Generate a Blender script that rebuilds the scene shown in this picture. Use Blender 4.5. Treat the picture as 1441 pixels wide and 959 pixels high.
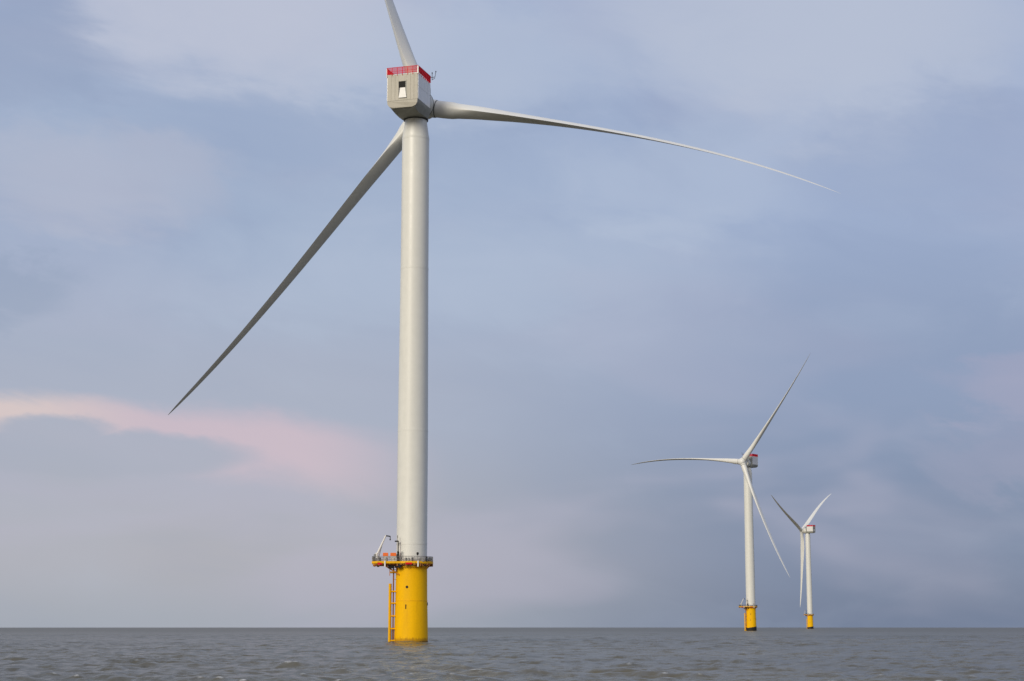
import bpy, math, random
import numpy as np
from mathutils import Vector, Matrix

# ------------------------------------------------------------------ reset
for o in list(bpy.data.objects):
    bpy.data.objects.remove(o, do_unlink=True)
S = bpy.context.scene
C = S.collection
R = math.radians
EARTH = 6.371e6
random.seed(4)

# ------------------------------------------------------------------ camera
EYE = 3.8                                   # deck of a small vessel
cam_d = bpy.data.cameras.new('camera')
cam = bpy.data.objects.new('camera', cam_d); C.objects.link(cam)
cam_d.sensor_width = 36.0
cam_d.lens = 2400.0 / 1441.0 * 36.0
cam_d.clip_start = 0.5
cam_d.clip_end = 60000
cam.location = (0, 0, EYE)
cam.rotation_euler = (R(90 + 9.49), 0, 0)
S.camera = cam

# ------------------------------------------------------------------ light and exposure
SUN_AZ, SUN_EL = 213.0, 24.0                # compass style from +Y clockwise: behind the camera, to the left
SUN_STRENGTH = 2.15
sd = bpy.data.lights.new('sun', 'SUN')
sd.energy = SUN_STRENGTH
sd.angle = R(24)
sd.color = (1.0, 0.92, 0.78)
sun = bpy.data.objects.new('sun', sd); C.objects.link(sun)
to_sun = Vector((math.sin(R(SUN_AZ)) * math.cos(R(SUN_EL)), math.cos(R(SUN_AZ)) * math.cos(R(SUN_EL)), math.sin(R(SUN_EL))))
sun.rotation_euler = to_sun.to_track_quat('Z', 'Y').to_euler()
S.view_settings.view_transform = 'Standard'
S.view_settings.look = 'None'
S.view_settings.exposure = 0.0
S.view_settings.gamma = 1.0
S.view_settings.use_curve_mapping = False


def lin(r, g, b):
    f = lambda c: (c / 255 / 12.92) if c / 255 <= 0.04045 else ((c / 255 + 0.055) / 1.055) ** 2.4
    return (f(r), f(g), f(b), 1.0)


class NT:
    """small helper to write node graphs"""
    def __init__(self, tree):
        self.t = tree; self.n = tree.nodes; self.l = tree.links

    def new(self, typ, **kw):
        n = self.n.new(typ)
        for k, v in kw.items():
            setattr(n, k, v)
        return n

    def put(self, sock, v):
        if hasattr(v, 'is_output') or isinstance(v, bpy.types.NodeSocket):
            self.l.new(v, sock)
        else:
            sock.default_value = v

    def m(self, op, a, b=0.0, c=0.0, clamp=False):
        n = self.new('ShaderNodeMath', operation=op, use_clamp=clamp)
        self.put(n.inputs[0], a); self.put(n.inputs[1], b); self.put(n.inputs[2], c)
        return n.outputs[0]

    def smooth(self, v, lo, hi, a=0.0, b=1.0):
        n = self.new('ShaderNodeMapRange', interpolation_type='SMOOTHSTEP')
        self.put(n.inputs[0], v); self.put(n.inputs[1], lo); self.put(n.inputs[2], hi)
        self.put(n.inputs[3], a); self.put(n.inputs[4], b)
        return n.outputs[0]

    def mix(self, f, a, b, mode='MIX'):
        n = self.new('ShaderNodeMix', data_type='RGBA', blend_type=mode)
        self.put(n.inputs[0], f); self.put(n.inputs[6], a); self.put(n.inputs[7], b)
        return n.outputs[2]

    def ramp(self, f, stops):
        n = self.new('ShaderNodeValToRGB')
        n.color_ramp.interpolation = 'EASE'
        e = n.color_ramp.elements
        while len(e) < len(stops):
            e.new(0.5)
        for el, (p, c) in zip(e, stops):
            el.position = p; el.color = c
        self.put(n.inputs[0], f)
        return n.outputs[0]

    def noise(self, vec, scale, detail=4.0, rough=0.5, dist=0.0):
        n = self.new('ShaderNodeTexNoise')
        self.put(n.inputs['Vector'], vec)
        n.inputs['Scale'].default_value = scale
        n.inputs['Detail'].default_value = detail
        n.inputs['Roughness'].default_value = rough
        n.inputs['Distortion'].default_value = dist
        return n.outputs['Fac']

    def comb(self, x, y, z):
        n = self.new('ShaderNodeCombineXYZ')
        self.put(n.inputs[0], x); self.put(n.inputs[1], y); self.put(n.inputs[2], z)
        return n.outputs[0]


def build_world():
    w = bpy.data.worlds.new('World'); S.world = w; w.use_nodes = True
    g = NT(w.node_tree); g.n.clear()
    tc = g.new('ShaderNodeTexCoord')
    sp = g.new('ShaderNodeSeparateXYZ'); g.l.new(tc.outputs['Generated'], sp.inputs[0])
    X, Y, Z = sp.outputs
    az = g.m('ARCTAN2', X, Y)
    el = g.m('ARCSINE', Z)
    # clear sky above the cloud deck
    sky = g.new('ShaderNodeTexSky', sky_type='NISHITA')
    sky.sun_disc = False
    sky.sun_elevation = R(SUN_EL); sky.sun_rotation = R(SUN_AZ)
    clear = g.new('ShaderNodeVectorMath', operation='SCALE')
    g.l.new(sky.outputs[0], clear.inputs[0]); clear.inputs[3].default_value = 0.08
    # cloud deck: coordinates flatten towards the horizon
    vec = g.comb(g.m('MULTIPLY', X, 1.0), g.m('MULTIPLY', Y, 1.0), g.m('MULTIPLY', Z, 2.6))
    n_big = g.noise(vec, 3.1, 3.0, 0.45, 0.3)
    vecs = g.comb(g.m('ADD', X, 4.3), g.m('ADD', Y, 1.7), g.m('ADD', g.m('MULTIPLY', Z, 2.4), g.m('MULTIPLY', X, 0.35)))
    n_mid = g.noise(vecs, 8.5, 6.0, 0.55, 0.5)
    n_fine = g.noise(vecs, 26.0, 5.0, 0.6, 0.3)
    e = g.m('MULTIPLY', el, 1.0 / 0.42, clamp=True)
    left = g.ramp(e, [(0.0, lin(168, 174, 186)), (0.10, lin(176, 176, 187)), (0.30, lin(173, 179, 197)), (0.55, lin(165, 180, 206)), (1.0, lin(166, 181, 210))])
    right = g.ramp(e, [(0.0, lin(114, 128, 156)), (0.12, lin(121, 135, 166)), (0.35, lin(143, 157, 187)), (0.62, lin(164, 179, 209)), (1.0, lin(170, 183, 212))])
    side = g.smooth(az, -0.13, 0.20)
    col = g.mix(side, left, right)
    # paler patches and darker blue-grey bellies
    wx = g.m('MULTIPLY', g.m('SUBTRACT', n_mid, 0.5), 0.16)
    wy = g.m('MULTIPLY', g.m('SUBTRACT', n_fine, 0.5), 0.05)

    def lump(a, e_, ra, re, inner=0.0, outer=1.0, warp=1.0):
        dx = g.m('DIVIDE', g.m('SUBTRACT', g.m('ADD', az, g.m('MULTIPLY', wx, warp)), a), ra)
        dy = g.m('DIVIDE', g.m('SUBTRACT', g.m('ADD', el, g.m('ADD', g.m('MULTIPLY', wx, 0.3 * warp), g.m('MULTIPLY', wy, warp))), e_), re)
        return g.smooth(g.m('ADD', g.m('MULTIPLY', dx, dx), g.m('MULTIPLY', dy, dy)), outer, inner)
    pale = g.smooth(n_big, 0.50, 0.72)
    pale2 = g.smooth(n_mid, 0.48, 0.74)
    high = g.smooth(el, 0.10, 0.26)
    pm = g.m('MULTIPLY', g.m('ADD', g.m('MULTIPLY', pale, 0.55), g.m('MULTIPLY', pale2, 0.45)), g.m('ADD', g.m('MULTIPLY', high, 0.45), 0.2), clamp=True)
    col = g.mix(pm, col, lin(188, 198, 218))
    dk = g.m('MULTIPLY', g.smooth(n_mid, 0.52, 0.25), g.m('ADD', g.m('MULTIPLY', high, 0.22), 0.10))
    col = g.mix(dk, col, lin(138, 154, 188))
    # faint pink tint drifting through the deck
    n_p = g.noise(g.comb(g.m('ADD', X, 9.0), Y, g.m('MULTIPLY', Z, 3.5)), 4.6, 3.0, 0.5, 0.4)
    col = g.mix(g.m('MULTIPLY', g.smooth(n_p, 0.46, 0.68), g.smooth(el, 0.06, 0.16, 0.42, 0.16)), col, lin(186, 182, 202))
    # single banks of cloud
    for a, e_, ra, re, k, c in ((-0.150, 0.365, 0.15, 0.075, 0.75, (199, 203, 219)), (0.185, 0.345, 0.17, 0.085, 0.75, (193, 200, 217)),
                                (-0.02, 0.330, 0.09, 0.050, 0.45, (193, 202, 220)), (0.105, 0.258, 0.10, 0.040, 0.40, (188, 199, 219)),
                                (-0.255, 0.250, 0.09, 0.042, 0.50, (190, 192, 208)), (-0.06, 0.205, 0.20, 0.040, 0.30, (182, 194, 214)),
                                (-0.29, 0.325, 0.07, 0.045, 0.45, (146, 160, 190)), (-0.13, 0.285, 0.12, 0.035, 0.35, (152, 167, 198)),
                                (0.265, 0.265, 0.11, 0.050, 0.35, (146, 160, 192)), (-0.31, 0.185, 0.07, 0.022, 0.45, (146, 161, 186)),
                                (0.295, 0.132, 0.075, 0.024, 0.45, (172, 166, 190)), (0.30, 0.095, 0.07, 0.022, 0.35, (160, 158, 184))):
        col = g.mix(g.m('MULTIPLY', lump(a, e_, ra, re), k), col, lin(*c))
    # the bright pink gap under the cloud deck, low on the left
    wob = g.m('MULTIPLY', g.m('SUBTRACT', n_mid, 0.5), 0.030)
    wob2 = g.m('MULTIPLY', g.m('SUBTRACT', n_fine, 0.5), 0.010)
    elw = g.m('ADD', g.m('ADD', el, wob), wob2)
    a2 = g.m('MULTIPLY', az, az)
    # centre line of the gap el = c0 + c1 az + c2 az^2
    mid = g.m('ADD', g.m('ADD', g.m('MULTIPLY', az, -0.255), g.m('MULTIPLY', a2, -0.37)), 0.0768)
    dv = g.m('SUBTRACT', elw, mid)
    soft = g.m('MULTIPLY', g.m('ADD', az, 0.33), 0.055, clamp=True)
    up = g.smooth(dv, g.m('ADD', 0.0115, soft), 0.004)
    lo = g.smooth(dv, g.m('SUBTRACT', -0.022, g.m('MULTIPLY', soft, 0.9)), -0.006)
    fade = g.m('MULTIPLY', g.smooth(az, -0.030, -0.13), g.smooth(az, -0.62, -0.40))
    gap = g.m('MULTIPLY', g.m('MULTIPLY', up, lo), fade)
    # grey tongues of cloud in front of it
    tongue = g.m('MAXIMUM', lump(-0.262, 0.1085, 0.036, 0.0105, 0.45, 1.45, 0.22), lump(-0.243, 0.0975, 0.090, 0.0138, 0.6, 1.3, 0.22))
    gap = g.m('MULTIPLY', gap, g.m('SUBTRACT', 1.0, g.m('MULTIPLY', tongue, 0.92)), clamp=True)
    pinkc = g.mix(g.smooth(az, -0.20, -0.29), lin(208, 189, 200), lin(222, 203, 200))
    col = g.mix(g.m('MULTIPLY', gap, 0.93), col, pinkc)
    col = g.mix(g.m('MULTIPLY', g.m('MULTIPLY', tongue, fade), 0.30), col, lin(168, 173, 189))
    # evening glow towards the sun, behind the camera
    dot = g.new('ShaderNodeVectorMath', operation='DOT_PRODUCT')
    g.l.new(tc.outputs['Generated'], dot.inputs[0]); dot.inputs[1].default_value = to_sun
    glow = g.smooth(dot.outputs['Value'], 0.2, 1.0)
    col = g.mix(g.m('MULTIPLY', glow, 0.7), col, (0.80, 0.66, 0.50, 1.0))
    col = g.mix(0.90, clear.outputs[0], col)
    bg = g.new('ShaderNodeBackground'); g.l.new(col, bg.inputs[0]); bg.inputs[1].default_value = 1.0
    out = g.new('ShaderNodeOutputWorld'); g.l.new(bg.outputs[0], out.inputs[0])


build_world()

# ------------------------------------------------------------------ materials
MATS = {}


def paint(name, rgb, rough=0.4, var=0.06, dirt=None, dirt_amt=0.0, scale=0.35, bump=0.0, streak=6.0, metal=0.0, spec=0.5):
    m = bpy.data.materials.new(name); m.use_nodes = True
    g = NT(m.node_tree); b = g.n['Principled BSDF']
    tc = g.new('ShaderNodeTexCoord')
    sep = g.new('ShaderNodeSeparateXYZ'); g.l.new(tc.outputs['Object'], sep.inputs[0])
    v = g.comb(sep.outputs[0], sep.outputs[1], g.m('MULTIPLY', sep.outputs[2], 1.0 / streak))
    n1 = g.noise(v, scale, 6.0, 0.6)
    n2 = g.noise(tc.outputs['Object'], scale * 4.3, 5.0, 0.6)
    f = g.m('ADD', g.m('MULTIPLY', n1, 0.6), g.m('MULTIPLY', n2, 0.4))
    dark = tuple(c * (1 - var * 2) for c in rgb) + (1,)
    lite = tuple(min(1, c * (1 + var)) for c in rgb) + (1,)
    col = g.mix(g.smooth(f, 0.3, 0.7), dark, lite)
    if dirt:
        d = g.smooth(g.noise(v, scale * 2.2, 8.0, 0.7), 0.52, 0.72)
        col = g.mix(g.m('MULTIPLY', d, dirt_amt), col, dirt + (1,))
    g.l.new(col, b.inputs['Base Color'])
    g.l.new(g.smooth(n2, 0.2, 0.8, rough * 0.85, rough * 1.2), b.inputs['Roughness'])
    b.inputs['Metallic'].default_value = metal
    if bump:
        bm = g.new('ShaderNodeBump'); bm.inputs['Strength'].default_value = bump; bm.inputs['Distance'].default_value = 0.05
        g.l.new(n2, bm.inputs['Height']); g.l.new(bm.outputs[0], b.inputs['Normal'])
    b.inputs['Specular IOR Level'].default_value = spec
    MATS[name] = m
    return m


def pile_paint():
    """yellow coat with rust and weed where the sea reaches it"""
    m = paint('pile_yellow', (0.94, 0.515, 0.001), 0.55, 0.05, (0.50, 0.21, 0.005), 0.25, 0.5, 0.0, 9.0, 0.0, 0.15)
    g = NT(m.node_tree); b = g.n['Principled BSDF']
    src = b.inputs['Base Color'].links[0].from_socket
    tc = g.new('ShaderNodeTexCoord')
    sep = g.new('ShaderNodeSeparateXYZ'); g.l.new(tc.outputs['Object'], sep.inputs[0])
    ang = g.m('ARCTAN2', sep.outputs[0], sep.outputs[1])
    n = g.noise(g.comb(g.m('MULTIPLY', ang, 3.0), g.m('MULTIPLY', sep.outputs[2], 0.4), 0.0), 2.2, 6.0, 0.65)
    zz = g.m('ADD', sep.outputs[2], g.m('MULTIPLY', g.m('SUBTRACT', n, 0.5), 2.4))
    rust = g.smooth(zz, 1.25, 0.55)
    col = g.mix(g.m('MULTIPLY', rust, 0.62), src, (0.22, 0.09, 0.012, 1))
    spots = g.m('MULTIPLY', g.smooth(g.noise(tc.outputs['Object'], 1.7, 7.0, 0.7), 0.66, 0.72), g.smooth(sep.outputs[2], 4.5, 1.2))
    col = g.mix(g.m('MULTIPLY', spots, 0.75), col, (0.16, 0.07, 0.015, 1))
    weed = g.smooth(g.m('ADD', sep.outputs[2], g.m('MULTIPLY', g.m('SUBTRACT', n, 0.5), 1.0)), 0.42, 0.12)
    col = g.mix(g.m('MULTIPLY', weed, 0.85), col, (0.035, 0.025, 0.012, 1))
    g.l.new(col, b.inputs['Base Color'])


pile_paint()
paint('white', (0.74, 0.745, 0.70), 0.42, 0.025, (0.50, 0.48, 0.42), 0.16, 0.16, 0.0, 14.0)
paint('tower_white', (0.75, 0.755, 0.71), 0.38, 0.03, (0.52, 0.50, 0.45), 0.20, 0.13, 0.0, 10.0)
paint('blade_white', (0.74, 0.745, 0.715), 0.35, 0.02, (0.55, 0.53, 0.48), 0.12, 0.10, 0.0, 1.0)
paint('nacelle_skin', (0.66, 0.66, 0.61), 0.30, 0.035, (0.45, 0.42, 0.36), 0.22, 0.3, 0.0, 7.0)
paint('recess_white', (0.80, 0.79, 0.76), 0.4, 0.02)
paint('yellow', (0.90, 0.48, 0.002), 0.4, 0.06, (0.35, 0.13, 0.015), 0.35, 1.2, 0.0, 6.0, 0.0, 0.2)
paint('orange_steel', (0.66, 0.25, 0.012), 0.5, 0.10, (0.25, 0.09, 0.02), 0.5, 1.5)
paint('red', (0.70, 0.006, 0.022), 0.55, 0.06, None, 0, 1.0, 0.0, 6.0, 0.0, 0.15)
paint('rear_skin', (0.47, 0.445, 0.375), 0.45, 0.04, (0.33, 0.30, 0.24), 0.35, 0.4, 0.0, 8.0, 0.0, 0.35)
paint('under_skin_shaded', (0.33, 0.335, 0.30), 0.5, 0.06, (0.16, 0.15, 0.12), 0.45, 0.5, 0.0, 1.0, 0.0, 0.3)  # underside shade put into the colour, darker than the other nacelle skins
paint('side_skin', (0.76, 0.755, 0.74), 0.22, 0.02, (0.55, 0.52, 0.47), 0.15, 0.3, 0.0, 6.0)
paint('orange', (0.85, 0.16, 0.012), 0.5, 0.05, None, 0, 1.5)
paint('galvanised', (0.27, 0.27, 0.27), 0.45, 0.10, (0.22, 0.17, 0.12), 0.3, 2.0, 0.0, 3.0, 0.35)
paint('dark_steel', (0.018, 0.018, 0.018), 0.6, 0.15, None, 0, 2.0, 0.0, 6.0, 0.0, 0.2)
paint('recess_shade', (0.16, 0.16, 0.155), 0.7, 0.05)  # grey standing for shade inside the rear recess
paint('seal', (0.06, 0.065, 0.065), 0.6, 0.1)
paint('weed', (0.012, 0.012, 0.011), 0.7, 0.25, (0.03, 0.03, 0.02), 0.4, 1.5)
paint('brown_ladder', (0.30, 0.10, 0.012), 0.55, 0.12, (0.12, 0.05, 0.02), 0.5, 1.5)
paint('cabinet', (0.66, 0.66, 0.64), 0.45, 0.05, (0.3, 0.28, 0.24), 0.3, 1.5)


# ------------------------------------------------------------------ mesh helpers
class MB:
    def __init__(self):
        self.v = []; self.f = []

    def add(self, v, f):
        o = len(self.v); self.v += [tuple(p) for p in v]; self.f += [tuple(i + o for i in q) for q in f]
        return self

    def box(self, x0, x1, y0, y1, z0, z1):
        v = [(x, y, z) for z in (z0, z1) for y in (y0, y1) for x in (x0, x1)]
        return self.add(v, [(0, 2, 3, 1), (4, 5, 7, 6), (0, 1, 5, 4), (2, 6, 7, 3), (0, 4, 6, 2), (1, 3, 7, 5)])

    def tube(self, p, q, r, r2=None, n=10, cap=True):
        p = Vector(p); q = Vector(q); r2 = r if r2 is None else r2
        d = (q - p).normalized()
        a = d.orthogonal().normalized(); b = d.cross(a)
        v = []
        for c, rr in ((p, r), (q, r2)):
            for i in range(n):
                t = 2 * math.pi * i / n
                v.append(c + a * (rr * math.cos(t)) + b * (rr * math.sin(t)))
        f = [(i, (i + 1) % n, n + (i + 1) % n, n + i) for i in range(n)]
        if cap:
            f += [tuple(range(n - 1, -1, -1)), tuple(range(n, 2 * n))]
        return self.add(v, f)

    def path(self, pts, r, n=8):
        for a, b in zip(pts[:-1], pts[1:]):
            self.tube(a, b, r, n=n)
        return self

    def lathe(self, prof, n=64, mat=None, cap=True):
        """prof: (radius, height) along z; mat maps it into place"""
        v = []
        for r, z in prof:
            for i in range(n):
                t = 2 * math.pi * i / n
                p = Vector((r * math.cos(t), r * math.sin(t), z))
                v.append(mat @ p if mat else p)
        f = []
        for k in range(len(prof) - 1):
            for i in range(n):
                j = (i + 1) % n
                f.append((k * n + i, k * n + j, (k + 1) * n + j, (k + 1) * n + i))
        if cap:
            f.append(tuple(range(n - 1, -1, -1)))
            f.append(tuple(range((len(prof) - 1) * n, len(prof) * n)))
        return self.add(v, f)

    def loft(self, rings, cap=True):
        n = len(rings[0]); v = [p for r in rings for p in r]; f = []
        for k in range(len(rings) - 1):
            for i in range(n):
                j = (i + 1) % n
                f.append((k * n + i, k * n + j, (k + 1) * n + j, (k + 1) * n + i))
        if cap:
            f.append(tuple(range(n - 1, -1, -1))); f.append(tuple(range((len(rings) - 1) * n, len(rings) * n)))
        return self.add(v, f)

    def prism(self, poly, z0, z1):
        n = len(poly)
        v = [(x, y, z0) for x, y in poly] + [(x, y, z1) for x, y in poly]
        f = [(i, (i + 1) % n, n + (i + 1) % n, n + i) for i in range(n)] + [tuple(range(n - 1, -1, -1)), tuple(range(n, 2 * n))]
        return self.add(v, f)

    def mesh(self, name, mat, smooth=None):
        me = bpy.data.meshes.new(name)
        me.from_pydata(self.v, [], self.f); me.update()
        import bmesh
        bm = bmesh.new(); bm.from_mesh(me)
        bmesh.ops.recalc_face_normals(bm, faces=bm.faces)
        bm.to_mesh(me); bm.free()
        me.materials.append(MATS[mat])
        if smooth is not None:
            me.shade_smooth()
            me.set_sharp_from_angle(angle=R(smooth))
        return me


CACHE = {}


def part(name, key, mat, build, parent, smooth=None, loc=None, rotz=None):
    """one mesh object; alike parts of the three turbines share the mesh"""
    if key not in CACHE:
        mb = MB(); build(mb); CACHE[key] = mb.mesh(name, mat, smooth)
    o = bpy.data.objects.new(name, CACHE[key]); C.objects.link(o)
    o.parent = parent
    if loc is not None: o.location = loc
    if rotz is not None: o.rotation_euler = (0, 0, rotz)
    return o


# ------------------------------------------------------------------ the sea
def wave_set():
    rng = np.random.default_rng(11)
    out = []
    wind = R(250)                                      # waves run mostly across and towards the camera
    for i in range(84):
        lam = 0.8 * (18 / 0.8) ** (i / 83.0)
        lam *= rng.uniform(0.96, 1.04)
        k = 2 * math.pi / lam
        spec = math.exp(-1.1 * (lam / 8.0 - 1) ** 2) if lam > 8 else (lam / 8.0) ** 0.85
        amp = 0.034 * spec
        th = wind + rng.normal(0, 0.55 if lam > 5 else 0.85)
        out.append((k, amp, math.cos(th), math.sin(th), rng.uniform(0, 2 * math.pi), lam))
    return out


def build_sea():
    rr = [0.0]
    r = 3.0
    while r < 14000:
        rr.append(r)
        if r < 85: r *= 1.045
        elif r < 800: r *= 1.0036
        elif r < 2600: r *= 1.0065
        else: r *= 1.02
    rr = np.array(rr[1:])
    half = R(26)
    fine = np.arange(-half, half, 0.00095)
    rest = np.linspace(half, 2 * math.pi - half, 190, endpoint=False)
    th = np.concatenate([fine, rest])
    nr, nt = len(rr), len(th)
    Rg, Tg = np.meshgrid(rr, th, indexing='ij')
    x = Rg * np.sin(Tg); y = Rg * np.cos(Tg)
    step_r = np.gradient(rr)
    dth = np.concatenate([np.full(len(fine), 0.00095), np.full(len(rest), 0.03)])
    spacing = np.maximum(step_r[:, None], rr[:, None] * dth[None, :]).astype(np.float32)
    X = x.astype(np.float32); Y = y.astype(np.float32)
    z = np.zeros_like(X); dx = np.zeros_like(X); dy = np.zeros_like(X); comp = np.zeros_like(X)
    # gusts: patches of rougher and calmer water
    gust = 1 + 0.22 * np.sin(X * 0.021 + 1.3 + 0.6 * np.sin(Y * 0.013)) * np.sin(Y * 0.017 + 0.4 + 0.8 * np.sin(X * 0.009))
    for k, a, cx, cy, ph, lam in wave_set():
        rows = np.where(step_r < lam * 0.58)[0]
        if len(rows) == 0: continue
        m = rows[-1] + 1
        w = np.clip((lam / spacing[:m] - 1.7) / 1.2, 0, 1) * a * gust[:m]
        p = k * (cx * X[:m] + cy * Y[:m]) + ph
        s = np.sin(p); c = np.cos(p)
        z[:m] += w * c
        q = 0.75
        dx[:m] -= q * w * cx * s; dy[:m] -= q * w * cy * s
        comp[:m] += w * k * c
    vis = (Rg > 95) & (Rg < 320) & (np.abs(np.sin(Tg)) < 0.4) & (Y > 0)
    q1, q2 = np.quantile(comp[vis], (0.9972, 0.9994))
    foam = np.clip((comp - q1) / (q2 - q1), 0, 1)
    z = z - (X.astype(np.float64) ** 2 + Y.astype(np.float64) ** 2) / (2 * EARTH)
    d1 = np.hypot(X + 23.3, Y - 400)
    wash = np.exp(-((d1 - 3.9) / 1.6) ** 2) * 0.35
    foam = np.maximum(foam, wash)
    co = np.stack([X + dx, Y + dy, z], -1).reshape(-1, 3)
    co = np.concatenate([co, np.array([[0, 0, 0.0]])])
    i = np.arange(nr - 1)[:, None] * nt; j = np.arange(nt)[None, :]; jn = (j + 1) % nt
    quads = np.stack([i + j, i + jn, i + nt + jn, i + nt + j], -1).reshape(-1, 4)[:, ::-1]
    cidx = nr * nt
    tris = np.stack([np.full(nt, cidx), np.arange(nt), (np.arange(nt) + 1) % nt], -1)[:, ::-1]
    me = bpy.data.meshes.new('sea')
    nq = len(quads); ntri = len(tris)
    me.vertices.add(len(co)); me.vertices.foreach_set('co', co.astype(np.float32).ravel())
    loops = np.concatenate([quads.ravel(), tris.ravel()]).astype(np.int32)
    me.loops.add(len(loops)); me.loops.foreach_set('vertex_index', loops)
    me.polygons.add(nq + ntri)
    st = np.concatenate([np.arange(nq) * 4, nq * 4 + np.arange(ntri) * 3]).astype(np.int32)
    me.polygons.foreach_set('loop_start', st)
    me.update(calc_edges=True)
    me.shade_smooth()
    at = me.attributes.new('foam', 'FLOAT', 'POINT')
    at.data.foreach_set('value', np.concatenate([foam.ravel(), [0.0]]).astype(np.float32))
    m = bpy.data.materials.new('sea_water'); m.use_nodes = True
    g = NT(m.node_tree); b = g.n['Principled BSDF']
    tc = g.new('ShaderNodeTexCoord')
    silt = g.noise(tc.outputs['Object'], 0.012, 3.0, 0.5)
    col = g.mix(g.smooth(silt, 0.35, 0.65), (0.090, 0.082, 0.055, 1), (0.114, 0.104, 0.073, 1))
    fa = g.new('ShaderNodeAttribute', attribute_name='foam')
    fn = g.noise(tc.outputs['Object'], 2.6, 5.0, 0.7)
    fm = g.m('MULTIPLY', fa.outputs['Fac'], g.smooth(fn, 0.38, 0.55), clamp=True)
    col = g.mix(g.m('MULTIPLY', fm, 0.9), col, (0.62, 0.63, 0.63, 1))
    g.l.new(col, b.inputs['Base Color'])
    b.inputs['IOR'].default_value = 1.333
    b.inputs['Specular IOR Level'].default_value = 0.16
    cd = g.new('ShaderNodeVectorMath', operation='LENGTH'); g.l.new(tc.outputs['Object'], cd.inputs[0])
    g.l.new(g.smooth(cd.outputs['Value'], 80.0, 1500.0, 0.22, 0.34), b.inputs['Roughness'])
    # slopes of the ripples too short for the mesh
    geo = g.new('ShaderNodeNewGeometry')

    def slopes(scale, detail, amount):
        n = g.new('ShaderNodeTexNoise')
        g.l.new(tc.outputs['Object'], n.inputs['Vector'])
        n.inputs['Scale'].default_value = scale; n.inputs['Detail'].default_value = detail; n.inputs['Roughness'].default_value = 0.6
        sub = g.new('ShaderNodeVectorMath', operation='SUBTRACT'); g.l.new(n.outputs['Color'], sub.inputs[0]); sub.inputs[1].default_value = (0.5, 0.5, 0.5)
        mul = g.new('ShaderNodeVectorMath', operation='MULTIPLY'); g.l.new(sub.outputs[0], mul.inputs[0]); mul.inputs[1].default_value = (amount, amount, 0.0)
        return mul.outputs[0]
    a1 = g.new('ShaderNodeVectorMath', operation='ADD'); g.l.new(slopes(0.22, 2.0, 0.35), a1.inputs[0]); g.l.new(slopes(1.1, 4.0, 0.75), a1.inputs[1])
    a3 = g.new('ShaderNodeVectorMath', operation='ADD'); g.l.new(a1.outputs[0], a3.inputs[0]); g.l.new(slopes(0.045, 3.0, 0.30), a3.inputs[1])
    a2 = g.new('ShaderNodeVectorMath', operation='ADD'); g.l.new(a3.outputs[0], a2.inputs[0]); g.l.new(geo.outputs['Normal'], a2.inputs[1])
    nz = g.new('ShaderNodeVectorMath', operation='NORMALIZE'); g.l.new(a2.outputs[0], nz.inputs[0])
    g.l.new(nz.outputs[0], b.inputs['Normal'])
    me.materials.append(m)
    o = bpy.data.objects.new('sea', me); C.objects.link(o)
    o['kind'] = 'structure'
    o['label'] = 'choppy grey brown sea reaching to the horizon'
    return o


build_sea()

# ------------------------------------------------------------------ wind turbines
DECK = 18.35            # top of the platform deck above the sea
TOP = 124.9             # tower top
ROOF = 133.7            # nacelle roof
HALF_W = 3.95           # half width of the nacelle
REAR = -9.5             # rear face, along the rotor axis from the tower
RAIL_END = -0.7
TILT = R(5.6)


def deck_outline(grow=0.0):
    """round walkway with a wide landing bay towards -X"""
    pts = []
    rad = 4.95 + grow
    a0 = 62
    for i in range(0, 31):
        a = R(-180 + a0 + (360 - 2 * a0) * i / 30.0)
        pts.append((rad * math.cos(a), rad * math.sin(a)))
    xe = -9.0 - grow; ye = rad * math.sin(R(180 - a0))
    pts += [(xe + 1.4, ye), (xe, ye - 1.4), (xe, -ye + 1.4), (xe + 1.4, -ye)]
    return pts


def along(poly, step):
    out = []
    n = len(poly)
    for i in range(n):
        a = Vector(poly[i]); b = Vector(poly[(i + 1) % n]); L = (b - a).length
        k = max(1, int(round(L / step)))
        for s in range(k):
            out.append(a.lerp(b, s / k))
    return out


def chord_at(s):
    return float(np.interp(s, [0, .05, .12, .2, .3, .42, .55, .7, .82, .92, .97, 1], [4.2, 4.25, 4.9, 5.4, 4.9, 4.1, 3.3, 2.5, 1.9, 1.3, .8, .16]))


def thick_at(s):
    return float(np.interp(s, [0, .04, .12, .2, .3, .45, .7, 1], [1.0, .98, .66, .44, .33, .26, .21, .17]))


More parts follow.
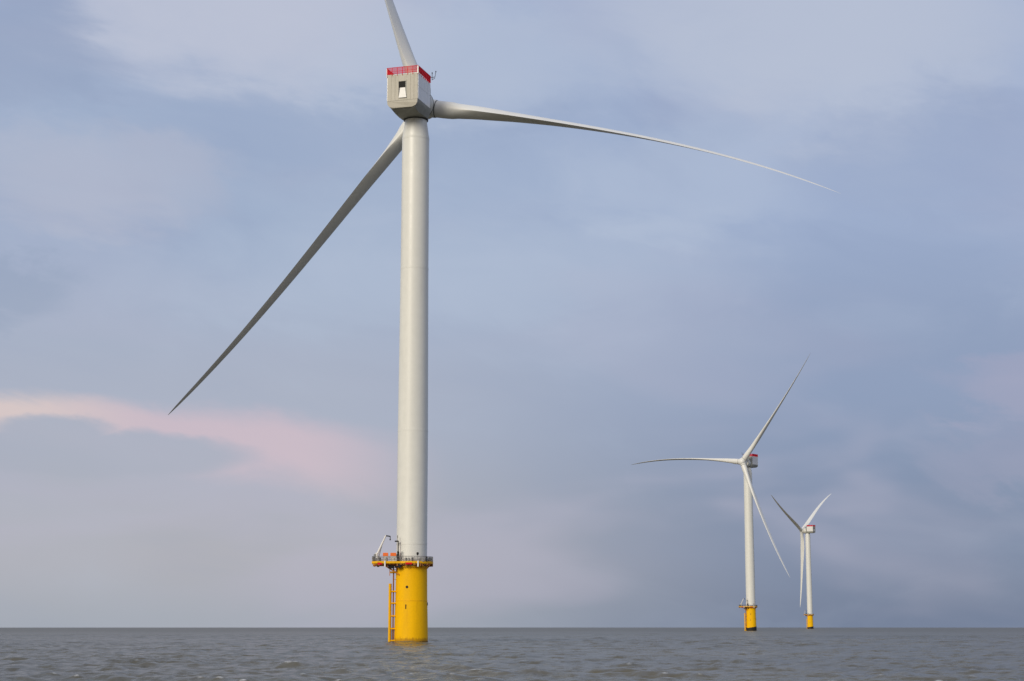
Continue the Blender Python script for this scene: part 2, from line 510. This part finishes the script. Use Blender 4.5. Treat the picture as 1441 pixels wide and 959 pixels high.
def blade_mesh(hub, psi, az, b1, b2, cone, L, pitch=R(77), pw=3.0, r0=2.6):
    a = Vector((math.sin(psi) * math.cos(TILT), math.cos(psi) * math.cos(TILT), math.sin(TILT)))
    h = Vector((math.cos(psi), -math.sin(psi), 0)); u = h.cross(a)
    rad = h * math.sin(az) + u * math.cos(az); tan = h * math.cos(az) - u * math.sin(az)
    rings = []
    NS, NP = 74, 36
    for i in range(NS + 1):
        s = i / NS
        s = s if s < 0.9 else 0.9 + 0.1 * math.sin((s - 0.9) / 0.1 * math.pi / 2)
        rr = 2.0 + L * s - b1 * b1 * 0.5 / L * s
        rr = max(rr, r0 + 0.6 * s) if s < 0.02 else rr
        c = hub + rad * (rr * math.cos(cone)) + a * (rr * math.sin(cone) + b2 * s ** pw) + tan * (b1 * s ** pw)
        tw = R(19) * (1 - min(1, s / 0.95)) ** 1.7 * (1 if s > .05 else 1)
        phi = pitch - R(90) + tw
        le = a * math.cos(phi) + tan * math.sin(phi)
        nn = -tan * math.cos(phi) + a * math.sin(phi)
        ch = chord_at(s); tc = thick_at(s)
        w = min(1, max(0, (s - 0.025) / 0.10)); w = w * w * (3 - 2 * w)
        ring = []
        for k in range(NP):
            t = 2 * math.pi * k / NP
            x = 0.5 * (1 - math.cos(t))                    # 0 leading edge, 1 trailing edge
            sg = 1 if t < math.pi else -1
            yt = 5 * tc * (0.2969 * math.sqrt(x) - 0.126 * x - 0.3516 * x * x + 0.2843 * x ** 3 - 0.1036 * x ** 4)
            cam_ = 0.10 * x * (1 - x) * (1 - 0.3 * x)
            ya = cam_ + sg * yt * (1.05 if sg > 0 else 0.92)
            yc = math.sin(t) * 0.5 * (1.0 if tc > .9 else max(tc, .6))
            px = (x - (0.5 * (1 - w) + 0.32 * w)) * ch
            py = (yc * (1 - w) + ya * w) * ch
            ring.append(c - le * px + nn * py)
        rings.append(ring)
    mb = MB(); mb.loft(rings)
    return mb.mesh('blade', 'blade_white', 50), rad, tan, a


def side_panels():
    """bounds (y0, y1, z0, z1) of the cladding on each long side"""
    ys = [REAR + 0.12, -7.3, -5.1, -2.9, -0.75]
    zs = [(127.3, 130.4), (130.45, ROOF - 0.12)]
    return [(ys[i] + .025, ys[i + 1] - .025, z0, z1) for i in range(4) for z0, z1 in zs]


REC = (-0.95, 1.1, 127.75, 131.85)          # rear recess: side from, to, z from, to


def rear_panels():
    out = []
    xs = [-3.83, -2.85, -1.85]
    for i in range(2): out.append((xs[i] + .02, xs[i + 1] - .02, 127.2, ROOF - 0.1))
    out.append((-1.83, REC[0] - 0.02, 127.2, ROOF - 0.1))
    out.append((REC[0], REC[1], REC[3] + 0.03, ROOF - 0.1))
    out.append((REC[0], REC[1], 127.2, REC[2] - 0.03))
    out.append((REC[1] + .02, 2.03, 127.2, ROOF - 0.1))
    out.append((2.07, 2.93, 127.2, ROOF - 0.1))
    out.append((2.97, 3.83, 127.2, ROOF - 0.1))
    return out


def section(y, hw, roof, low, bot, bw, cr=0.35):
    """nacelle cross-section, roof corners eased, lower sides drawn in"""
    return [Vector(p) for p in [(-hw + cr, y, roof), (hw - cr, y, roof), (hw - cr * .3, y, roof - cr * .3), (hw, y, roof - cr), (hw, y, low),
            (hw - 0.28, y, low - 0.75), (bw, y, bot), (-bw, y, bot), (-hw + 0.28, y, low - 0.75), (-hw, y, low), (-hw, y, roof - cr), (-hw + cr * .3, y, roof - cr * .3)]]


def make_turbine(label, px, D, psi_deg, hub_z, blades, cone_deg, L, ov, plat_rot=0.0, band=False, near=False, seed=0):
    base = Vector((px, D, -D * D / (2 * EARTH)))
    t = bpy.data.objects.new('wind_turbine', None); C.objects.link(t)
    t.location = base
    t['label'] = label; t['category'] = 'wind turbine'; t['group'] = 'offshore wind turbines'
    psi = R(psi_deg); rz = -psi; prz = R(plat_rot)

    # ---- foundation
    fo = part('foundation', 'foundation', 'pile_yellow', lambda m: m.lathe([(3.92, -7), (3.92, 0.0), (3.85, 4), (3.72, 9.3), (3.70, 9.6), (3.62, 17.3)], 96), t, 40)
    part('weld_band', 'weldband', 'yellow', lambda m: m.lathe([(3.64, 9.30), (3.742, 9.33), (3.742, 9.60), (3.64, 9.63)], 96, cap=False), fo, 30)

    def port(m):
        a = R(-103)
        d = Vector((math.cos(a), math.sin(a), 0))
        m.tube(d * 3.55 + Vector((0, 0, 12.6)), d * 3.76 + Vector((0, 0, 12.6)), 0.30, n=16)
    part('cable_port', 'port', 'dark_steel', port, fo)

    for aa, z0, z1 in ((-106, 7.6, 8.6), (-6, 8.4, 9.1)):
        d = Vector((math.cos(R(aa)), math.sin(R(aa)), 0))
        part('earthing_lug', 'lug%d' % aa, 'dark_steel', lambda m: m.tube(d * 3.75 + Vector((0, 0, z0)), d * 3.75 + Vector((0, 0, z1)), 0.13, n=8), fo)
    if band:
        def bd(m):
            n = 72; rg = []
            tops = [2.7 + 0.55 * math.cos(2 * math.pi * i / n) + 0.12 * math.sin(11 * i) for i in range(n)]
            for k in range(2):
                for rad in ((3.84, 4.0) if k == 0 else (4.0, 3.84)):
                    rg.append([Vector((rad * math.cos(2 * math.pi * i / n), rad * math.sin(2 * math.pi * i / n), -5 if k == 0 else tops[i])) for i in range(n)])
            m.loft(rg, cap=False)
        part('weed_band', 'weedband', 'weed', bd, fo, 40)

    # ---- boat landing and ladder on the -X side
    bl = part('boat_landing', 'boatlanding', 'yellow', lambda m: m.tube((-4.88, -1.75, -4), (-4.88, -1.75, 13.4), 0.29, n=14), t, 40, rotz=prz)
    part('fender_tube', 'fender', 'yellow', lambda m: m.tube((-4.88, 0.05, -4), (-4.88, 0.05, 13.4), 0.29, n=14), bl, 40)
    for z in (16.0, 11.6, 8.9, 6.0, 3.1, 0.4):
        def brace(m, z=z):
            for yy in (-1.75, 0.05):
                m.tube((-4.9, yy, z), (-3.3, yy * 0.75, z), 0.20, n=10)
            m.tube((-4.88, -1.75, z), (-4.88, 0.05, z), 0.13, n=10)
        part('brace', 'brace%.1f' % z, 'yellow', brace, bl, 40)
    part('gate_post', 'gatepost', 'orange_steel', lambda m: m.tube((-4.95, -1.75, 15.2), (-4.95, -1.75, 17.4), 0.07, n=8), bl)

    def rails(m):
        for yy in (-1.15, -0.55):
            m.tube((-4.12, yy, -3), (-4.12, yy, DECK + 0.1), 0.14, n=8)
    la = part('access_ladder', 'ladder', 'brown_ladder', rails, t, 40, rotz=prz)

    def rungs(m):
        z = -0.5
        while z < DECK - 0.2:
            m.tube((-4.12, -1.15, z), (-4.12, -0.55, z), 0.035, n=6); z += 0.33
    part('rungs', 'rungs', 'brown_ladder', rungs, la)['kind'] = 'stuff'

    def cage(m):
        for z in (3.1, 6.0, 8.9, 11.6, 14.4, 16.6):
            m.tube((-4.12, -1.15, z), (-3.3, -1.05, z), 0.05, n=6); m.tube((-4.12, -.55, z), (-3.3, -.5, z), 0.05, n=6)
    part('standoffs', 'standoffs', 'orange_steel', cage, la)['kind'] = 'stuff'

    # ---- platform
    pl = part('platform', 'platform', 'orange_steel', lambda m: m.prism(deck_outline(), DECK - 0.22, DECK), t, rotz=prz)

    def edge(m):
        o = deck_outline(0.06); i = deck_outline(-0.10)
        n = len(o)
        rings = [[Vector((p[0], p[1], z)) for p in q] for q, z in ((o, DECK - 0.40), (o, DECK + 0.12), (i, DECK + 0.12), (i, DECK - 0.40), (o, DECK - 0.40))]
        m.loft(rings, cap=False)
    part('kick_plate', 'kick', 'yellow', edge, pl)

    def brackets(m):
        rnd = random.Random(3)
        for p in along(deck_outline(-0.25), 0.9):
            hh = rnd.choice((.25, .35, .5, .62)); ww = rnd.choice((.10, .16, .28))
            m.box(p.x - ww, p.x + ww, p.y - ww, p.y + ww, DECK - .35 - hh, DECK - .2)
    part('deck_brackets', 'brackets', 'brown_ladder', brackets, pl)['kind'] = 'stuff'

    def clutter(m):
        rnd = random.Random(8)
        for p in along(deck_outline(-0.35), 0.8):
            if rnd.random() < .62:
                hh = rnd.uniform(.35, 1.15); ww = rnd.uniform(.08, .22)
                m.box(p.x - ww, p.x + ww, p.y - .1, p.y + .1, DECK + .01, DECK + hh)
    part('rail_fittings', 'clutter', 'galvanised', clutter, pl)['kind'] = 'stuff'

    def joists(m):
        for yy in (-3.2, -1.6, 0.0, 1.6, 3.2):
            m.box(-8.7, -3.0, yy - 0.09, yy + 0.09, DECK - 0.8, DECK - 0.22)
        for k in range(12):
            a = R(-110 + 220 * k / 11)
            d = Vector((math.cos(a), math.sin(a), 0))
            m.tube(d * 3.58 + Vector((0, 0, DECK - 1.5)), d * 4.75 + Vector((0, 0, DECK - 0.3)), 0.10, n=6)
        for yy in (-2.6, 2.6):
            m.tube((-2.6, yy, DECK - 3.0), (-6.6, yy, DECK - 0.5), 0.14, n=8)
    part('support_beams', 'joists', 'orange_steel', joists, pl)['kind'] = 'stuff'
    part('top_collar', 'topcollar', 'yellow', lambda m: m.lathe([(3.60, 17.0), (3.95, 17.05), (3.95, 17.45), (3.6, 17.5)], 80, cap=False), pl, 30)

    ol = deck_outline(-0.04)
    posts = along(ol, 1.25)

    def post(m):
        for p in posts:
            m.tube((p.x, p.y, DECK), (p.x, p.y, DECK + 1.22), 0.06, n=6)
    gr = part('guard_posts', 'posts', 'galvanised', post, pl); gr['kind'] = 'stuff'

    def grail(m):
        n = len(ol)
        for z, rr in ((1.22, .06), (.82, .04), (.44, .04)):
            for i in range(n):
                a = ol[i]; b = ol[(i + 1) % n]
                m.tube((a[0], a[1], DECK + z), (b[0], b[1], DECK + z), rr, n=6)
    part('guard_rail', 'grail', 'galvanised', grail, pl, 40)

    def lights(x, y):
        def f(m):
            m.box(x - .16, x + .16, y - .10, y + .10, DECK - 1.15, DECK + 0.2)
        return f
    a1 = R(-70)
    part('edge_light_box', 'elb1', 'recess_white', lights(-5.9, -4.52), pl)
    part('edge_light_box', 'elb2', 'recess_white', lights(5.02 * math.cos(a1) + .02, 5.02 * math.sin(a1) - .06), pl)
    def boxes(name, mat, *bs):
        for q in bs:
            part(name, name + '%.2f%.2f' % (q[0], q[4]), mat, lambda m: m.box(*q), pl)
    boxes('under_deck_box', 'dark_steel', (-5.2, -3.9, -3.4, -1.9, DECK - 1.5, DECK - 0.75), (-3.4, -2.2, -4.2, -3.3, DECK - 1.35, DECK - 0.3))
    boxes('junction_box', 'galvanised', (2.3, 3.0, -4.25, -3.95, DECK, DECK + .9), (3.9, 4.3, -2.4, -1.8, DECK, DECK + 1.1), (-1.3, -.7, -4.7, -4.45, DECK, DECK + .8), (.2, .7, -4.5, -4.3, DECK, DECK + 1.0))
    boxes('gas_bottle', 'dark_steel', (-8.75, -8.4, -1.2, -.8, DECK, DECK + 1.3), (-7.2, -6.9, -3.9, -3.5, DECK, DECK + 1.0), (-8.6, -8.25, -3.0, -2.6, DECK, DECK + 1.25), (3.4, 3.7, -3.6, -3.3, DECK, DECK + 1.2))
    boxes('red_sign_board', 'red', (-1.1, .4, -5.06, -4.9, DECK - .62, DECK - .22), (-7.6, -6.6, -4.48, -4.3, DECK - .65, DECK - .25))
    # ---- davit crane
    cr = part('davit_crane', 'crane_col', 'recess_white', lambda m: m.lathe([(.42, DECK), (.42, DECK + .12), (.30, DECK + .14), (.30, DECK + 1.75), (.38, DECK + 1.8), (.38, DECK + 2.1)], 20, Matrix.Translation((-7.9, -2.6, 0))), t, 30, rotz=prz)
    part('boom', 'boom', 'recess_white', lambda m: m.tube((-7.95, -2.6, DECK + 1.55), (-5.85, -2.9, DECK + 6.1), 0.25, 0.17, n=12), cr, 40)
    part('jib', 'jib', 'dark_steel', lambda m: (m.tube((-5.95, -2.9, DECK + 6.0), (-4.85, -3.0, DECK + 5.85), 0.15, 0.13, n=8), m.tube((-4.85, -3.0, DECK + 5.95), (-4.85, -3.0, DECK + 5.1), 0.09, n=8), m.box(-5.0, -4.7, -3.12, -2.88, DECK + 4.95, DECK + 5.2)), cr)
    part('luffing_cylinder', 'luff', 'galvanised', lambda m: m.tube((-7.6, -2.62, DECK + 0.7), (-6.75, -2.76, DECK + 3.9), 0.10, n=8), cr, 40)
    part('winch', 'winch', 'galvanised', lambda m: (m.tube((-8.35, -2.9, DECK + 1.5), (-8.35, -2.3, DECK + 1.5), 0.3, n=14), m.box(-8.3, -7.85, -2.75, -2.45, DECK + 1.3, DECK + 1.65)), cr, 40)

    # ---- lamp mast and small equipment fixed to the deck
    lm = part('lamp_mast', 'lampmast', 'dark_steel', lambda m: (m.tube((-2.95, -3.3, DECK), (-2.95, -3.3, DECK + 4.7), 0.12, n=8), m.tube((-2.95, -3.3, DECK), (-2.95, -3.3, DECK + 2.4), 0.24, n=8)), t, 40, rotz=prz)
    part('lamp_head', 'lamphead', 'dark_steel', lambda m: m.box(-3.75, -2.85, -3.45, -3.15, DECK + 4.55, DECK + 4.85), lm)
    part('whip_aerial', 'whip', 'dark_steel', lambda m: (m.tube((-3.12, -3.3, DECK + 4.8), (-3.12, -3.3, DECK + 6.1), 0.035, n=6), m.tube((-3.12, -3.3, DECK + 5.5), (-3.12, -3.3, DECK + 6.0), 0.07, n=6)), lm)
    part('control_panel', 'ctrl', 'dark_steel', lambda m: (m.box(-3.3, -2.7, -3.62, -3.42, DECK + .9, DECK + 1.7), m.tube((-2.6, -3.3, DECK), (-2.0, -3.5, DECK + 2.35), .06, n=6), m.tube((-3.6, -3.4, DECK), (-3.6, -3.4, DECK + 1.9), .05, n=6)), lm)
    na = part('navigation_lantern', 'navpost', 'galvanised', lambda m: m.tube((1.62, -4.62, DECK), (1.62, -4.62, DECK + 1.62), 0.06, n=8), t, 40, rotz=prz)
    part('lantern_body', 'navbody', 'dark_steel', lambda m: m.lathe([(.10, DECK + 1.5), (.22, DECK + 1.58), (.27, DECK + 1.75), (.27, DECK + 1.98), (.19, DECK + 2.1), (.05, DECK + 2.16)], 16, Matrix.Translation((1.62, -4.62, 0))), na, 40)

    # ---- tower
    prof = [(3.58, 17.3), (3.56, 18.0), (3.56, 48), (3.44, 68), (3.33, 88), (3.28, 120.2), (2.74, 124.1), (2.70, TOP)]
    to = part('tower', 'tower', 'tower_white', lambda m: m.lathe(prof, 128), t, 30)
    for z, rad in ((22.6, 3.565), (49.0, 3.555), (88.0, 3.335), (120.1, 3.285)):
        part('flange_ring', 'flange%.0f' % z, 'white', lambda m, z=z, rad=rad: m.lathe([(rad - .03, z - .30), (rad + .018, z - .26), (rad + .018, z + .26), (rad - .03, z + .30)], 112, cap=False), to, 30)

    def door(m):
        a = R(-128)
        mt = Matrix.Rotation(a, 4, 'Z')
        vs = []
        for xx in (3.50, 3.62):
            for yy, zz in ((-.5, DECK + .1), (.5, DECK + .1), (.5, DECK + 2.0), (.3, DECK + 2.35), (-.3, DECK + 2.35), (-.5, DECK + 2.0)):
                vs.append(mt @ Vector((xx, yy, zz)))
        m.add(vs, [(0, 1, 2, 3, 4, 5), (11, 10, 9, 8, 7, 6)] + [(i, i + 6, (i + 1) % 6 + 6, (i + 1) % 6) for i in range(6)])
    part('tower_door', 'tdoor', 'cabinet', door, to, rotz=prz)

    # ---- nacelle (local: +Y along the rotor axis)
    def body(m):
        rings = [section(REAR + 0.10, HALF_W - .13, ROOF - .08, 127.1, 126.3, 3.1),
                 section(REAR + 0.55, HALF_W - .06, ROOF - .04, 127.05, 125.35, 2.95),
                 section(-6.0, HALF_W - .06, ROOF - .04, 127.0, 124.95, 2.95),
                 section(-3.2, HALF_W - .06, ROOF - .04, 126.9, 124.95, 3.1),
                 section(-0.75, HALF_W - .06, ROOF - .04, 126.8, 125.0, 3.1),
                 section(0.3, HALF_W - .30, ROOF - .55, 126.8, 125.1, 2.9, 0.9),
                 section(1.25, HALF_W - .85, ROOF - 1.5, 127.2, 125.7, 2.3, 1.4)]
        m.loft(rings)
    na_ = part('nacelle', 'nacelle', 'under_skin_shaded', body, t, 28, rotz=rz)

    def rear_low(m):
        rg = [[Vector((-3.83, REAR, 127.15)), Vector((3.83, REAR, 127.15)), Vector((3.76, REAR + .03, 126.35)), Vector((3.3, REAR + .12, 125.75)), Vector((2.4, REAR + .2, 125.45)),
               Vector((-2.4, REAR + .2, 125.45)), Vector((-3.3, REAR + .12, 125.75)), Vector((-3.76, REAR + .03, 126.35))]]
        rg.append([p + Vector((0, .42, 0.02)) for p in rg[0]])
        m.loft(rg)
    part('lower_rear_panel', 'rearlow', 'rear_skin', rear_low, na_)
    for i, (x0, x1, z0, z1) in enumerate(rear_panels()):
        if not near and i > 0: break
        part('rear_panel', 'rp%d' % i, 'rear_skin', lambda m, a=(x0, x1, z0, z1): m.box(a[0], a[1], REAR, REAR + .12, a[2], a[3]), na_)
    if not near:
        part('rear_panel', 'rpfar', 'rear_skin', lambda m: (m.box(-2.8, REC[0], REAR, REAR + .12, 127.2, ROOF - .1), m.box(REC[1], 3.83, REAR, REAR + .12, 127.2, ROOF - .1), m.box(REC[0], REC[1], REAR, REAR + .12, REC[3], ROOF - .1)), na_)

    for k, (y0, y1, z0, z1) in enumerate(side_panels()):
        if not near and k % 2: continue
        for s in (-1, 1):
            zz1 = z1 if near else ROOF - .12
            part('side_panel', 'sp%d%d%d' % (k, s, near), 'side_skin', lambda m, s=s, y0=y0, y1=y1, z0=z0, zz1=zz1: m.box(s * (HALF_W - .05) - .05, s * (HALF_W - .05) + .05, y0, y1, z0, zz1), na_)

    # recess in the rear wall: dark louvre above a sloping white chute
    x0, x1, z0, z1 = REC

    def louvre(m):
        m.box(x0, x1 - .35, REAR + .085, REAR + .11, 130.35, z1)
    rc = part('vent_recess', 'vent', 'dark_steel', louvre, na_)

    def chute(m):
        # sloping floor from deep under the vent out to the sill
        v = [(x0 + .35, REAR + .08, 130.3), (x1 - .45, REAR + .08, 130.3), (x1, REAR - .26, z0), (x0 + .12, REAR - .26, z0),
             (x0 + .35, REAR + .1, 130.2), (x1 - .45, REAR + .1, 130.2), (x1, REAR + .1, z0), (x0 + .12, REAR + .1, z0)]
        m.add(v, [(0, 1, 2, 3), (4, 7, 6, 5), (0, 4, 5, 1), (1, 5, 6, 2), (2, 6, 7, 3), (3, 7, 4, 0)])
    part('chute', 'chute', 'recess_white', chute, rc)
    part('shaded_cheek', 'shaded_cheek', 'recess_shade', lambda m: m.box(x0 - .02, x0 + .33, REAR + .07, REAR + .10, z0, 130.33), rc)  # flat dark plate painted as the shaded left wall of the recess

    def slats(m):
        for k in range(5):
            z = 130.5 + k * .27
            m.box(x0 + .05, x1 - .4, REAR + .03, REAR + .084, z, z + .07)
    part('louvre_slats', 'louvslats', 'dark_steel', slats, rc)

    # ---- yaw bearing, generator, hub (rotor axis tilted up)
    part('yaw_bearing', 'yaw', 'seal', lambda m: m.lathe([(2.95, TOP - .15), (3.0, TOP - .1), (3.0, TOP + .25), (2.9, TOP + .3)], 64), t, 30)
    hub = Vector((0, 0, hub_z)) + Vector((math.sin(psi) * math.cos(TILT), math.cos(psi) * math.cos(TILT), math.sin(TILT))) * ov
    key = '%.2f%.2f' % (hub_z, ov)
    axm = Matrix.Translation((0, 0, hub_z)) @ Matrix.Rotation(-(math.pi / 2 - TILT), 4, 'X')     # local z -> rotor axis
    ge = part('generator', 'gen' + key, 'nacelle_skin', lambda m: m.lathe([(2.6, 0.6), (3.35, 0.9), (3.60, 1.4), (3.60, ov - 3.55), (3.5, ov - 3.25), (2.9, ov - 3.1)], 80, axm), t, 30, rotz=rz)
    part('generator_rim', 'genrim' + key, 'seal', lambda m: m.lathe([(3.55, ov - 3.75), (3.66, ov - 3.7), (3.66, ov - 3.55), (3.55, ov - 3.5)], 80, axm, cap=False), ge, 30)
    hb = part('hub', 'hub' + key, 'blade_white', lambda m: m.lathe([(2.6, ov - 3.3), (2.75, ov - 2.8), (2.85, ov - 1.0), (2.85, ov + .8), (2.65, ov + 1.7), (2.1, ov + 2.5), (1.2, ov + 3.0), (.3, ov + 3.18)], 72, axm), t, 40, rotz=rz)

    # ---- hoist platform with its red railing on the roof
    hp = part('hoist_deck', 'hoistdeck', 'nacelle_skin', lambda m: m.box(-HALF_W + .1, HALF_W - .1, REAR + .06, RAIL_END, ROOF - .05, ROOF + .02), t, rotz=rz)
    z0, z1 = ROOF - .12, ROOF + 1.72
    bays = []
    nb = 6
    for i in range(nb):
        xa = -HALF_W + 2 * HALF_W * i / nb; xb = -HALF_W + 2 * HALF_W * (i + 1) / nb
        bays.append(((xa, REAR - .03), (xb, REAR - .03)))
        if i % 1 == 0: bays.append(((xa, RAIL_END), (xb, RAIL_END)))
    ns = 7
    for i in range(ns):
        ya = REAR + (RAIL_END - REAR) * i / ns; yb = REAR + (RAIL_END - REAR) * (i + 1) / ns
        for s in (-1, 1): bays.append(((s * (HALF_W + .03), ya), (s * (HALF_W + .03), yb)))
    for k, (p, q) in enumerate(bays):
        def bay(m, p=p, q=q):
            a = Vector((p[0], p[1], 0)); b = Vector((q[0], q[1], 0)); L_ = (b - a).length
            d = (b - a).normalized(); nrm = Vector((-d.y, d.x, 0))
            cnt = int(L_ / .13)
            for i in range(cnt):
                c = a + d * ((i + .5) * L_ / cnt)
                e1 = d * .030; e2 = nrm * .03
                vs = [c - e1 - e2, c + e1 - e2, c + e1 + e2, c - e1 + e2]
                m.add([v + Vector((0, 0, z0 + .25)) for v in vs] + [v + Vector((0, 0, z1)) for v in vs], [(0, 1, 5, 4), (1, 2, 6, 5), (2, 3, 7, 6), (3, 0, 4, 7), (0, 3, 2, 1), (4, 5, 6, 7)])
            for zz, hh in ((z1, .06), ((z0 + z1) / 2, .035), (z0 + .28, .06)):
                m.tube(a + Vector((0, 0, zz)), b + Vector((0, 0, zz)), hh, n=6)
            m.tube(a + Vector((0, 0, z0 - .25)), a + Vector((0, 0, z1)), .065, n=6)
        part('railing_panel', 'bay%d' % k, 'red', bay, hp)
    part('solid_corner_panel', 'corner', 'red', lambda m: m.add([(-HALF_W, REAR - .06, z0 + .2), (-HALF_W + 1.25, REAR - .06, z0 + .2), (-HALF_W, REAR - .06, z0 + 1.35), (-HALF_W, REAR - .03, z0 + .2), (-HALF_W + 1.25, REAR - .03, z0 + .2), (-HALF_W, REAR - .03, z0 + 1.35)], [(0, 1, 2), (5, 4, 3), (0, 3, 4, 1), (1, 4, 5, 2), (2, 5, 3, 0)]), hp)
    for q in ((HALF_W - .16, HALF_W + .10, REAR - .10, REAR + .1, z0 - .1, z1 - .1), (-HALF_W - .12, -HALF_W + .06, REAR - .08, REAR + .1, z0 - .5, z1 - .2)):
        part('corner_post', 'cpost%.2f' % q[0], 'recess_white', lambda m: m.box(*q), hp)
    wm = part('weather_mast', 'wmast', 'dark_steel', lambda m: (m.tube((3.3, -.3, ROOF - .1), (3.3, -.3, ROOF + 2.0), .09, n=8), m.tube((2.9, -.3, ROOF + 1.6), (4.9, -.3, ROOF + 1.6), .07, n=6), m.tube((4.2, -.3, ROOF + .9), (4.2, -.3, ROOF + 2.6), .07, n=6),
              m.tube((4.9, -.3, ROOF + 1.5), (5.15, -.3, ROOF + 2.9), .06, n=6), m.tube((4.2, -.3, ROOF + 1.0), (4.9, -.3, ROOF + 1.3), .06, n=6)), t, 40, rotz=rz)
    for q in ((4.2, -.3, 2.5, 2.85), (5.15, -.3, 2.8, 3.1)):
        part('wind_sensor', 'wsens%.1f' % q[0], 'dark_steel', lambda m: m.tube((q[0], q[1], ROOF + q[2]), (q[0], q[1], ROOF + q[3]), .13, n=8), wm)
    part('aviation_light', 'avl', 'dark_steel', lambda m: (m.box(2.9, 3.6, RAIL_END + .08, RAIL_END + .6, ROOF - .05, ROOF + .9), m.tube((3.25, RAIL_END + .3, ROOF + .9), (3.25, RAIL_END + .3, ROOF + 1.75), .24, n=12)), wm)

    # ---- blades
    for k, (az, b1, b2) in enumerate(blades):
        me, rad, tan, a = blade_mesh(hub, psi, R(az), b1, b2, R(cone_deg), L)
        b = bpy.data.objects.new('blade', me); C.objects.link(b); b.parent = t
        cd_ = (rad * math.cos(R(cone_deg)) + a * math.sin(R(cone_deg)))
        mt = Matrix.Translation(hub) @ cd_.to_track_quat('Z', 'Y').to_matrix().to_4x4()
        mb = MB(); mb.lathe([(2.0, 1.2), (2.24, 1.9), (2.24, 2.9), (2.12, 3.0)], 56, mt)
        co = bpy.data.objects.new('blade_collar', mb.mesh('blade_collar', 'blade_white', 30)); C.objects.link(co); co.parent = b
        mb = MB(); mb.lathe([(2.08, 2.98), (2.17, 3.0), (2.17, 3.16), (2.08, 3.18)], 56, mt)
        co = bpy.data.objects.new('root_seal', mb.mesh('root_seal', 'seal', 30)); C.objects.link(co); co.parent = b
    return t


make_turbine('nearest and largest white wind turbine, seen from behind its nacelle, on a tall yellow foundation',
             -23.35, 400.0, 17.0, 129.35, [(-17.9, 2.6, 0), (100.75, 8.9, 1.4), (222.6, 4.4, -.8)], 2.1, 101.7, 6.2, near=True)
make_turbine('mid-distance white wind turbine with hub turned towards us, one blade level to the left',
             182.8, 1321.0, -143.0, 127.8, [(-37.7, 2.1, 1.5), (83.0, 9.6, 1.5), (203.2, 4.2, -3.0)], 1.6, 97.9, 8.4, band=True)
make_turbine('smallest and farthest white wind turbine, one blade hanging straight down beside its tower',
             392.0, 2272.0, -54.1, 127.9, [(-68.3, 5.1, -.4), (51.9, 9.6, -.4), (171.4, 7.2, -1.7)], 0.9, 99.3, 8.4, plat_rot=-60, band=True)


# ------------------------------------------------------------------ gear standing on the near platform
def gear(name, label, cat, x, y, w, d, h1, h2, group=None):
    e = bpy.data.objects.new(name, None); C.objects.link(e)
    e.location = (-23.35 + x, 400 + y, DECK - 400 ** 2 / (2 * EARTH))
    e['label'] = label; e['category'] = cat
    if group: e['group'] = group
    part('cabinet_body', 'gb%.1f' % x, 'cabinet', lambda m: m.box(-w / 2, w / 2, -d / 2, d / 2, 0, h1), e)
    part('orange_cover', 'gc%.1f' % x, 'orange', lambda m: m.loft([[Vector((sx * w * k, sy * d * k, z)) for sx, sy in ((-1, -1), (1, -1), (1, 1), (-1, 1))] for k, z in ((.52, h1 - .05), (.54, h1 + .05), (.53, h2 - .1), (.44, h2))]), e)
    part('door_handle', 'gh%.1f' % x, 'dark_steel', lambda m: m.box(w * .2, w * .3, -d / 2 - .05, -d / 2, h1 * .4, h1 * .6), e)


gear('equipment_cabinet', 'orange topped cabinet on the near platform, next to the white crane', 'cabinet', -5.85, -3.3, 1.1, .8, 1.25, 2.05, 'orange topped cabinets on the platform')
gear('equipment_cabinet', 'orange topped cabinet on the near platform, next to the dark lamp mast', 'cabinet', -4.05, -3.3, 1.25, .8, 1.25, 2.05, 'orange topped cabinets on the platform')

S.render.resolution_x = 1024
S.render.resolution_y = 681
